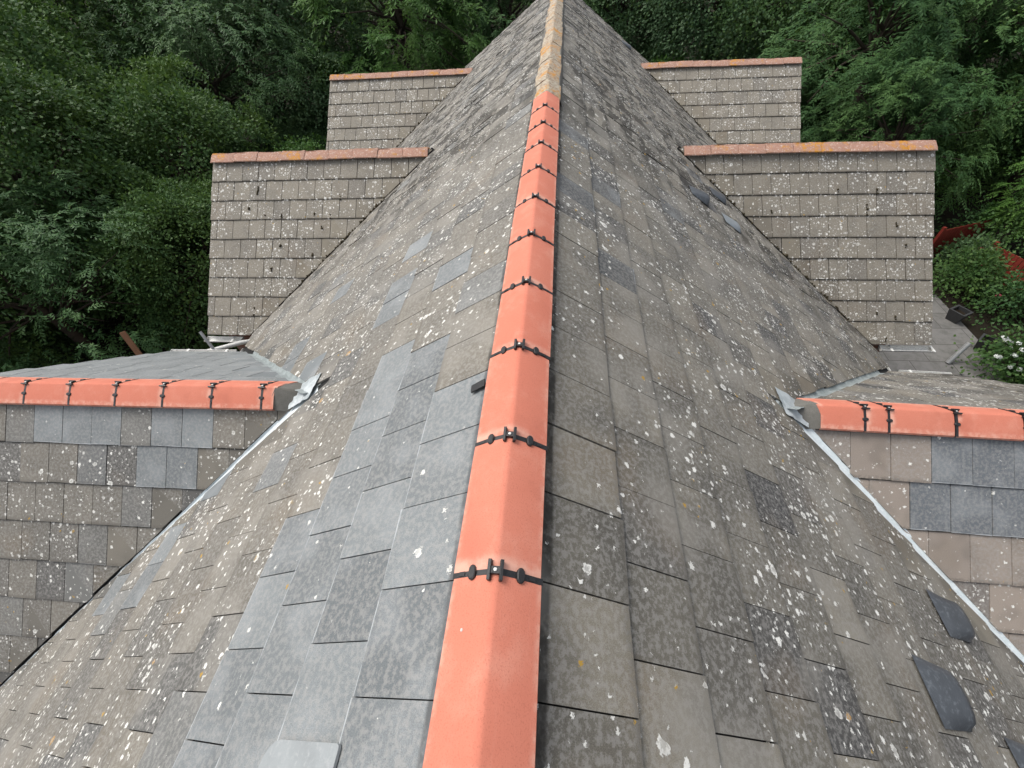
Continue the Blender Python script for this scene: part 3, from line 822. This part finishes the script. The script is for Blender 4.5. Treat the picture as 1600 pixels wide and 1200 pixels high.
# ---- gutters
def gutter(P, Q, r=.055, label=None):
    P, Q = Vector(P), Vector(Q); d = (Q - P).normalized(); side = d.cross(Vector((0, 0, 1))).normalized(); n = 10
    vs_, fs = [], []
    for X in (P, Q):
        for rr_ in (r, r - .006):
            for a in range(n + 1):
                an = math.pi * a / n
                vs_.append(X + side * (math.cos(an) * rr_) - Vector((0, 0, math.sin(an) * rr_)))
    k = n + 1
    for a in range(n):
        fs += [(a, a + 1, 2 * k + a + 1, 2 * k + a), (k + a, 3 * k + a, 3 * k + a + 1, k + a + 1)]
    for e in (0, 2 * k):
        for a in range(n): fs.append((e + a, e + k + a, e + k + a + 1, e + a + 1))
    for a in (0, n): fs.append((a, 2 * k + a, 3 * k + a, k + a))
    fs += [tuple(range(n + 1)), tuple(2 * k + a for a in range(n + 1))]
    # brackets joined to the run
    m = MB(); m.add(vs_, fs)
    L = (Q - P).length; t = .15
    while t < L:
        m.box(P + d * t - Vector((0, 0, .005)), (.03, 2 * r + .02, .012), Matrix(((d.x, side.x, 0), (d.y, side.y, 0), (0, 0, 1)))); t += .6
    o = m.obj('gutter', M['gutter'], house, False)
    if label: o['label'] = label
for key in ('LG', 'RG'):
    g = GB[key]; e = g['O'] + g['Vf'] * (g['sf'] + .045) - Vector((0, 0, .03))
    nm, cm = (nL, cL) if g['s'] < 0 else (nR, cR)
    t = (cm - nm.dot(e)) / nm.dot(g['U'])
    gutter(e + g['U'] * (t + .12), e + g['U'] * (g['xe'] + .06), .06, "white eaves gutter of the near %s gable" % ('left' if g['s'] < 0 else 'right'))
for key in ('LW', 'RW'):
    g = GB[key]; e = g['O'] + g['Vb'] * (g['sb'] + .075) + Vector((0, 0, .015))
    nm, cm = (nL, cL) if g['s'] < 0 else (nR, cR)
    t = (cm - nm.dot(e)) / nm.dot(g['U'])
    gutter(e + g['U'] * (t + .25), e + g['U'] * (g['xe'] + .03), .05, "white eaves gutter of the %s wing" % ('left' if g['s'] < 0 else 'right'))
for s, SLn, th, Vv in ((-1, SL, THL, VL), (1, SR, THR, VR)):
    for ya, yb in (((4.0, 4.75), (4.75 + .1, 5.3)) if s > 0 else ((3.75, 4.4),)):
        e = OM + Vv * (SLn + .03) - Vector((0, 0, .02))
        gutter((e.x, ya, e.z), (e.x, yb, e.z), .05)

# ------------------------------------------------------------------ ground, patio
m = MB(); n = 40; q = random.Random(2); R_ = 220
vs_ = []
for a in range(n + 1):
    for b in range(n + 1):
        x = (a / n - .5) * 2; y = (b / n - .5) * 2; x = math.copysign(abs(x) ** 2.2, x) * R_; y = math.copysign(abs(y) ** 2.2, y) * R_
        vs_.append((x, y + 8, GZ - .02 + (0 if math.hypot(x, y) < 14 else q.uniform(-.15, .25))))
m.add(vs_, [(a * (n + 1) + b, (a + 1) * (n + 1) + b, (a + 1) * (n + 1) + b + 1, a * (n + 1) + b + 1) for a in range(n) for b in range(n)])
o = m.obj('ground', ground_mat()); o['kind'] = 'structure'
m = MB(); m.box((8.2, 6.7, GZ + .02), (4.6, 7.4, .06)); o = m.obj('patio', paving_mat()); o['kind'] = 'structure'

# ------------------------------------------------------------------ loose bits by the eaves
m = MB(); m.box((0, 0, 0), (.075, .045, 3.4), None, .004); P0, P1 = Vector((-6.62, 4.50, -2.96)), Vector((-5.2, 3.45, -2.6))
def pole(name, A, B, prof, mat, label, cat):
    A, B = Vector(A), Vector(B); d = (B - A).normalized(); m = MB()
    if prof[0] == 'box':
        a = d.orthogonal().normalized(); b = d.cross(a); R = Matrix((a, b, d)).transposed(); m.box((A + B) / 2, (prof[1], prof[2], (B - A).length), R, .003)
    else:
        a = d.orthogonal().normalized(); b = d.cross(a); r = prof[1]; n = 14; vs_, fs = [], []
        for rr_ in (r, r - .005):
            for X in (A, B):
                for k in range(n): vs_.append(X + rr_ * (math.cos(2 * math.pi * k / n) * a + math.sin(2 * math.pi * k / n) * b))
        for k in range(n):
            k2 = (k + 1) % n
            fs += [(k, k2, n + k2, n + k), (2 * n + k2, 2 * n + k, 3 * n + k, 3 * n + k2), (k2, k, 2 * n + k, 2 * n + k2), (n + k, n + k2, 3 * n + k2, 3 * n + k)]
        m.add(vs_, fs)
    o = m.obj(name, mat); tag(o, label, cat); return o
pole('timber_post', (-6.55, 4.45, -2.93), (-5.75, 3.55, -5.2), ('box', .075, .06), M['wood'], "brown timber post sticking up behind the left wing roof", 'post')

pole('steel_tube', (-5.02, 4.29, -2.74), (-4.66, 3.98, -3.35), ('tube', .022), M['steel'], "short grey metal tube sticking up by the left white gutter", 'tube')
m = MB(); m.tube([(-5.15, 3.95, -2.93), (-4.60, 4.42, -3.06), (-4.52, 4.50, -3.10), (-4.50, 4.52, -3.3)], .034, 12); m.obj('downpipe', M['gutter'], house, True)['label'] = "pale downpipe running back from the left gutter"
pole('garden_pole', (9.35, 7.75, GZ + .06), (9.58, 7.92, GZ + .55), ('tube', .05), M['steel'], "grey pole leaning over the patio near the planters", 'pole')
m = MB(); q = random.Random(6); outl = []
for (cx_, cy_, r_, a0) in ((-.13, .08, .075, 90), (-.13, -.15, .01, 180), (.15, -.15, .01, 270), (.15, .15, .012, 0)):
    for i in range(5):
        an = rad(a0 + 90 * i / 4); outl.append((cx_ + r_ * math.cos(an), cy_ + r_ * math.sin(an)))
Pc = OM + UY * -.175 + VL * .625
k = len(outl); vs_ = [Pc + VL * -x + UY * y + nL * h for h in (.037, .028) for x, y in outl]
m.add(vs_, [tuple(range(k)), tuple(range(k, 2 * k))[::-1]] + [(i, k + i, k + (i + 1) % k, (i + 1) % k) for i in range(k)])
o = m.obj('loose_slate', plain("pale_slate", (.27, .29, .295), .6, .25, 7, .4, dirt=(.34, .355, .36))); tag(o, "pale grey slate lying loose on the left slope at the bottom edge", 'slate')
# ------------------------------------------------------------------ vegetation
def leaf_mesh(name, pos, ax, sd, L, W, mat, bend=.25, extra=None):
    """numpy arrays: base position, axis, side, length, half width -> one bent quad pair per leaf"""
    n = len(pos); nr = np.cross(ax, sd); nr /= np.linalg.norm(nr, axis=1)[:, None] + 1e-9
    L = L[:, None]; W = W[:, None]
    mid = pos + ax * L * .5
    v = np.empty((n, 4, 3)); v[:, 0] = pos; v[:, 1] = mid + sd * W + nr * W * .3; v[:, 2] = pos + ax * L - nr * L * bend * .5; v[:, 3] = mid - sd * W + nr * W * .3
    me = bpy.data.meshes.new(name); me.vertices.add(n * 4); me.vertices.foreach_set('co', v.reshape(-1))
    me.loops.add(n * 4); me.loops.foreach_set('vertex_index', np.arange(n * 4, dtype=np.int32))
    me.polygons.add(n); me.polygons.foreach_set('loop_start', np.arange(0, n * 4, 4, dtype=np.int32)); me.polygons.foreach_set('loop_total', np.full(n, 4, dtype=np.int32))
    me.update(calc_edges=True); me.materials.append(mat)
    return me
def unit(a): return a / (np.linalg.norm(a, axis=-1, keepdims=True) + 1e-9)
def crown(seed, R, H, kind, mat, K=170, per=90, leaf=.15):
    g = np.random.default_rng(seed)
    d = unit(g.normal(size=(K, 3))); d[:, 2] = np.where(d[:, 2] < -.7, -d[:, 2], d[:, 2])
    lob = unit(g.normal(size=(16, 3))); lobe = np.max(d @ lob.T, axis=1)
    rad_ = .42 + .68 * np.clip((lobe - .62) / .36, 0, 1) ** 1.3 + g.uniform(-.08, .08, K)
    inner = g.random(K) < .16; rad_[inner] *= .6
    C = d * rad_[:, None] * np.array([R, R, H])
    P, A, Sd, Ls, Ws = [], [], [], [], []
    for c, dd in zip(C, d):
        out = unit(dd * np.array([1, 1, .55]) + g.normal(size=3) * .25)
        if kind == 'ash':
            nf = max(3, per // 13)
            for f in range(nf):
                fd = unit(out + g.normal(size=3) * .75 + np.array([0, 0, .1])); o = c + g.normal(size=3) * .16 * np.array([1, 1, .6])
                Lf = g.uniform(.38, .72); m_ = 13; t = np.repeat(np.linspace(.12, 1, m_ // 2 + 1), 2)[:m_]
                dr = g.uniform(.35, .85)
                pts = o + fd * (t * Lf)[:, None]; pts[:, 2] -= dr * Lf * t ** 2
                tang = unit(fd[None] - np.array([0, 0, 1]) * (2 * dr * t)[:, None])
                sgn = np.where(np.arange(m_) % 2 == 0, 1, -1)
                lat = unit(np.cross(tang, np.array([0, 0, 1.0])) + 1e-4) * sgn[:, None]
                ax = unit(lat * .8 + tang * .65 - np.array([0, 0, .28]) + g.normal(size=(m_, 3)) * .16)
                P.append(pts); A.append(ax); Sd.append(unit(np.cross(ax, np.array([0, 0, 1.0])) + g.normal(size=(m_, 3)) * .15))
                Ls.append(g.uniform(.75, 1.15, m_) * leaf); Ws.append(g.uniform(.13, .19, m_) * leaf)
        else:
            m_ = per; q = g.normal(size=(m_, 3)); s_ = g.uniform(.22, .52)
            nrm = unit(out + np.array([0, 0, .7]))
            q -= (q @ nrm)[:, None] * nrm * .80
            pts = c + q * s_
            pts[:, 2] -= .22 * np.linalg.norm(q[:, :2], axis=1) ** 2 * s_
            ax = unit(out[None] * .5 + q * .55 + g.normal(size=(m_, 3)) * .55 - np.array([0, 0, .25]))
            sd_ = unit(np.cross(ax, nrm[None] + g.normal(size=(m_, 3)) * .45))
            P.append(pts); A.append(ax); Sd.append(sd_); Ls.append(g.uniform(.65, 1.2, m_) * leaf); Ws.append(g.uniform(.26, .36, m_) * leaf)
    cat = np.concatenate
    return leaf_mesh('crown', cat(P), cat(A), cat(Sd), cat(Ls), cat(Ws), mat), C
def limbs(C, h, seed):
    """trunk from the ground (local z = -h) with limbs to some of the clumps"""
    q = random.Random(seed); m = MB()
    lean = Vector((q.uniform(-.3, .3), q.uniform(-.3, .3), 0))
    m.tube([(0, 0, -h), lean * .3 + Vector((0, 0, -h * .5)), lean + Vector((0, 0, -.3)), lean * 1.2 + Vector((0, 0, 1.0))], [.24, .18, .13, .05], 9)
    for i in q.sample(range(len(C)), min(26, len(C))):
        e = Vector(C[i]); b = lean + Vector((0, 0, q.uniform(-1.0, .4))); mid = (b + e) / 2 + Vector((q.uniform(-.2, .2), q.uniform(-.2, .2), .25))
        m.tube([b, mid, e], [.07, .04, .012], 5, False)
    return mesh('trunk', m.v, m.f, True)
VAR = {}
def variant(kind, seed, mat, R=3.4, H=3.2, **kw):
    me, C = crown(seed, R, H, kind, mat, **kw)
    tr = limbs(C, 5.2, seed); tr.materials.append(M['bark']); VAR[(kind, seed)] = (me, tr)
variant('broad', 1, M['leafdk'], K=200, per=180, leaf=.13)
variant('broad', 2, M['leafdk'], K=200, per=180, leaf=.12)
variant('ash', 3, M['leafash'], K=330, per=91, leaf=.145)
variant('ash', 4, M['leafash'], K=330, per=91, leaf=.165)
variant('blue', 5, M['leafblue'], K=200, per=165, leaf=.125)
variant('ash', 6, M['leafbr'], K=310, per=78, leaf=.22)
variant('broad', 7, M['leafbr'], K=150, per=80, leaf=.15)
def tree(name, x, y, zc, sc, key, label, rz, group="trees around the house", cat='tree'):
    e = empty(name, (x, y, GZ), label, cat, group)
    for nm_, me in (('crown', VAR[key][0]), ('trunk', VAR[key][1])):
        o = bpy.data.objects.new(nm_, me); COL.objects.link(o); o.parent = e
        o.location = (0, 0, zc - GZ); o.scale = (sc, sc, sc); o.rotation_euler = (0, 0, rz)
        if nm_ == 'trunk': o.scale = (sc, sc, max((zc - GZ) / 5.2, .3))
    return e
B1, B2, A3, A4, BL, AB, BB = ('broad', 1), ('broad', 2), ('ash', 3), ('ash', 4), ('blue', 5), ('ash', 6), ('broad', 7)
TREES = [
 ('broadleaf_tree', -18.5, 17.5, -.9, 1.15, B1, "dark broadleaf tree filling the top left corner"),
 ('broadleaf_tree', -16.2, 21.0, -.8, 1.2, A3, "tall feathery tree at the top edge, second from the left corner"),
 ('broadleaf_tree', -12.8, 24.0, -1.0, 1.2, BL, "bluish green tree at the top edge, left of the drooping bright tree"),
 ('broadleaf_tree', -15.2, 13.2, -2.6, 1.0, B2, "dark green tree in the left half, below the corner tree"),
 ('broadleaf_tree', -13.0, 18.0, -3.0, 1.0, A3, "mid green tree left of the far left gable, upper part"),
 ('broadleaf_tree', -10.2, 20.8, -3.7, .9, BL, "dark bluish tree right against the far left gable's end"),
 ('broadleaf_tree', -12.8, 9.2, -3.2, .8, B1, "dark tree at the left edge, level with the near left gable's ridge"),
 ('broadleaf_tree', -11.6, 12.4, -3.9, .85, B2, "bushy green tree left of the near left gable's ridge end"),
 ('broadleaf_tree', -9.3, 8.9, -5.0, .62, B1, "low dark tree beside the near left gable's slope"),
 ('broadleaf_tree', -11.0, 6.6, -4.2, .7, A3, "feathery tree at the left edge just above the left wing roof"),
 ('broadleaf_tree', -14.0, 6.0, -3.4, .8, B2, "dark tree cut by the left edge above the wing"),
 ('broadleaf_tree', -8.6, 14.8, -5.3, .6, BB, "bright green bush between the two left gables"),
 ('weeping_tree', -6.6, 22.5, -1.7, 1.0, AB, "bright green drooping tree above the far left gable's ridge"),
 ('broadleaf_tree', -2.6, 27.0, -2.0, 1.1, A4, "dark feathery tree behind the far end of the main ridge, left side"),
 ('broadleaf_tree', 3.0, 28.0, -2.4, 1.1, BL, "greyish green tree right behind the far end of the main ridge"),
 ('broadleaf_tree', 7.0, 25.5, -2.2, 1.1, BL, "bluish green tree above the far right gable's ridge"),
 ('broadleaf_tree', 10.2, 24.0, -1.6, 1.05, B1, "dark tree behind the far right gable's outer corner"),
 ('ash_tree', 10.6, 18.2, -2.2, 1.0, A4, "large feathery green tree just right of the far right gable"),
 ('ash_tree', 14.5, 20.0, -1.5, 1.15, A3, "tall feathery tree in the top right corner"),
 ('ash_tree', 9.9, 14.6, -3.9, .62, A4, "lower feathery tree between the two right gables' ends"),
 ('broadleaf_tree', 15.2, 15.6, -2.5, .85, B2, "dark tree at the right edge above the garden"),
 ('broadleaf_tree', 13.8, 12.0, -4.4, .45, AB, "bright green sapling at the right edge over the red fence"),
 ('broadleaf_tree', 20, 22, -1.0, 1.2, B1, "big dark tree far behind, beyond the right edge"),
 ('broadleaf_tree', -22, 12, -1.5, 1.2, B2, "big dark tree beyond the left edge"),
 ('broadleaf_tree', -7.5, 31, -1.5, 1.2, B1, "tall dark tree far behind the bright drooping tree"),
 ('broadleaf_tree', 1.0, 34, -1.0, 1.3, B2, "tall dark tree far behind the end of the house"),
]
tr_ = random.Random(4)
for t in TREES: tree(*t[:7], tr_.uniform(0, 6.28))

def shrub(name, x, y, z, R, H, seed, mat, label, group=None, K=40, per=60, leaf=.10, flowers=None, cat='shrub'):
    e = empty(name, (x, y, z), label, cat, group)
    me, C = crown(seed, R, H, 'broad', mat, K=K, per=per, leaf=leaf)
    o = bpy.data.objects.new('foliage', me); COL.objects.link(o); o.parent = e; o.location = (0, 0, H * .75)
    q = random.Random(seed); m = MB()
    for i in range(5):
        c = Vector(C[i * 3 % len(C)]); m.tube([(q.uniform(-.05, .05), q.uniform(-.05, .05), -.05), c * .5 + Vector((0, 0, H * .5)), c + Vector((0, 0, H * .75))], [.02, .014, .006], 5, False)
    s_ = m.obj('stem', M['bark']); s_.parent = e
    if flowers:
        mat_, cnt, r = flowers
        for i in range(cnt):
            c = Vector(C[q.randrange(len(C))]); 
            if c.z < 0: c.z = -c.z
            c = c * q.uniform(1.1, 1.3) + Vector((0, 0, H * .8))
            fm = MB()
            for k in range(30):     # a head of many small petals
                dd = Vector((q.gauss(0, 1), q.gauss(0, 1), q.gauss(0, 1))).normalized(); dd.z = abs(dd.z) * .7
                a = dd.orthogonal().normalized(); b = dd.cross(a); p_ = dd * r * q.uniform(.8, 1.05); w_ = r * .32
                fm.add([p_ + a * w_, p_ + b * w_, p_ - a * w_, p_ - b * w_], [(0, 1, 2, 3)])
            fo = fm.obj('flower_head', mat_); fo.parent = e; fo.location = c
    return e
UND = [(-16, 9, .5), (-13.5, 7.2, .42), (-10.2, 11.2, .5), (-9.0, 12.6, .42), (-8.4, 10.6, .4), (-12.5, 15.2, .55), (-9.6, 17.5, .5), (-12.2, 20.5, .6), (-15.2, 17, .6), (-8.2, 19.8, .55), (-17.5, 21, .6), (-10.5, 26, .7), (-5.6, 19.6, .5), (-3.2, 21.6, .55), (-20, 26, .8), (-6, 27, .7),
 (1.2, 22.5, .55), (4.2, 22.6, .6), (6.6, 20.0, .55), (8.6, 20.6, .6), (11.4, 21.5, .6), (7.6, 17.6, .45), (12.8, 16.6, .5), (16.4, 18.6, .6), (14.6, 23, .7), (19, 18, .7), (4, 32, .9), (10, 30, .9), (17, 29, .9)]
for i, (x, y, sc) in enumerate(UND):
    tree('undergrowth_bush', x, y, GZ + 1.9 * sc, sc, (B2, BB, A3, BL, B1)[(i * 3) % 5], "leafy bush growing low between the trees in deep shade", i * 1.7, "low bushes under the trees", 'bush')
shrub('garden_shrub', 13.0, 12.6, GZ, .85, .9, 31, M['leafash'], "feathery green shrub behind the red fence", K=50)
shrub('garden_shrub', 11.2, 10.75, GZ, .6, .6, 32, M['leafdk'], "dark green shrub behind the farther planter", flowers=(M['pinkfl'], 3, .06))
shrub('garden_shrub', 11.7, 9.75, GZ, .5, .45, 33, M['leafash'], "feathery low shrub with pink flowers between planters and red fence", flowers=(M['pinkfl'], 5, .07))
shrub('garden_shrub', 11.7, 11.6, GZ, .42, .5, 34, M['leafblue'], "greyish shrub with pale leaves beside the red fence")
shrub('hydrangea', 10.45, 7.45, GZ, .52, .5, 35, M['leafdk'], "hydrangea bush covered in white flower heads", flowers=(M['whitefl'], 48, .062))
shrub('garden_shrub', 10.6, 6.75, GZ, .35, .3, 37, M['leafdk'], "low dark green plant in front of the white hydrangea")
def planter(x, y, label, rz, s=.36):
    e = empty('planter', (x, y, GZ + .05), label, 'planter', "square planters on the patio"); e.rotation_euler.z = rz
    m = MB(); h = .30
    o_, i_ = s / 2, s / 2 - .045; b_ = s / 2 - .06
    vs_ = [(sx * b_, sy * b_, 0) for sx, sy in ((-1, -1), (1, -1), (1, 1), (-1, 1))] + [(sx * o_, sy * o_, h) for sx, sy in ((-1, -1), (1, -1), (1, 1), (-1, 1))] + [(sx * i_, sy * i_, h) for sx, sy in ((-1, -1), (1, -1), (1, 1), (-1, 1))] + [(sx * i_, sy * i_, h - .12) for sx, sy in ((-1, -1), (1, -1), (1, 1), (-1, 1))]
    fs = [(3, 2, 1, 0)] + [(k * 4 + i, k * 4 + (i + 1) % 4, k * 4 + 4 + (i + 1) % 4, k * 4 + 4 + i) for k in range(3) for i in range(4)]
    m.add(vs_, fs); b = m.obj('pot', M['pot']); b.parent = e
    m = MB(); q = random.Random(1); n = 6; vs_ = [((a / n - .5) * 2 * i_, (c / n - .5) * 2 * i_, h - .11 + q.uniform(0, .03)) for a in range(n + 1) for c in range(n + 1)]
    m.add(vs_, [(a * (n + 1) + c, (a + 1) * (n + 1) + c, (a + 1) * (n + 1) + c + 1, a * (n + 1) + c + 1) for a in range(n) for c in range(n)]); b = m.obj('soil', M['soil']); b.parent = e
planter(10.35, 9.35, "dark square planter farther from the white hydrangea", .5)
planter(10.35, 8.25, "dark square planter beside the white hydrangea", .75)
def low_fence(A, B, label, h=.55):
    A, B = Vector(A), Vector(B); d = B - A; L = d.length; ang = math.atan2(d.y, d.x)
    e = empty('low_fence', A, label, 'fence', "red garden fence"); e.rotation_euler.z = ang
    m = MB(); n = int(L / .11)
    for i in range(n): m.box((.055 + i * .11, 0, h / 2 + .02), (.10, .02, h - .04 + .02 * (i % 2)), None, .003)
    o = m.obj('boards', M['redwood']); o.parent = e
    m = MB()
    for z in (.14, h - .12): m.box((L / 2, .03, z), (L, .03, .06), None, .003)
    o = m.obj('rails', M['redwood']); o.parent = e
    for x in (0, L):
        m = MB(); m.box((x, .03, h / 2 + .04), (.075, .075, h + .08), None, .005); o = m.obj('post', M['redwood']); o.parent = e
low_fence((11.0, 12.1, GZ), (12.6, 12.7, GZ), "low red board fence beside the near right gable", 1.0)
low_fence((12.1, 11.6, GZ), (12.9, 9.4, GZ), "low red board fence running along the right edge", .85)
low_fence((11.9, 9.0, GZ), (11.7, 7.6, GZ), "low red board fence behind the white hydrangea", .8)
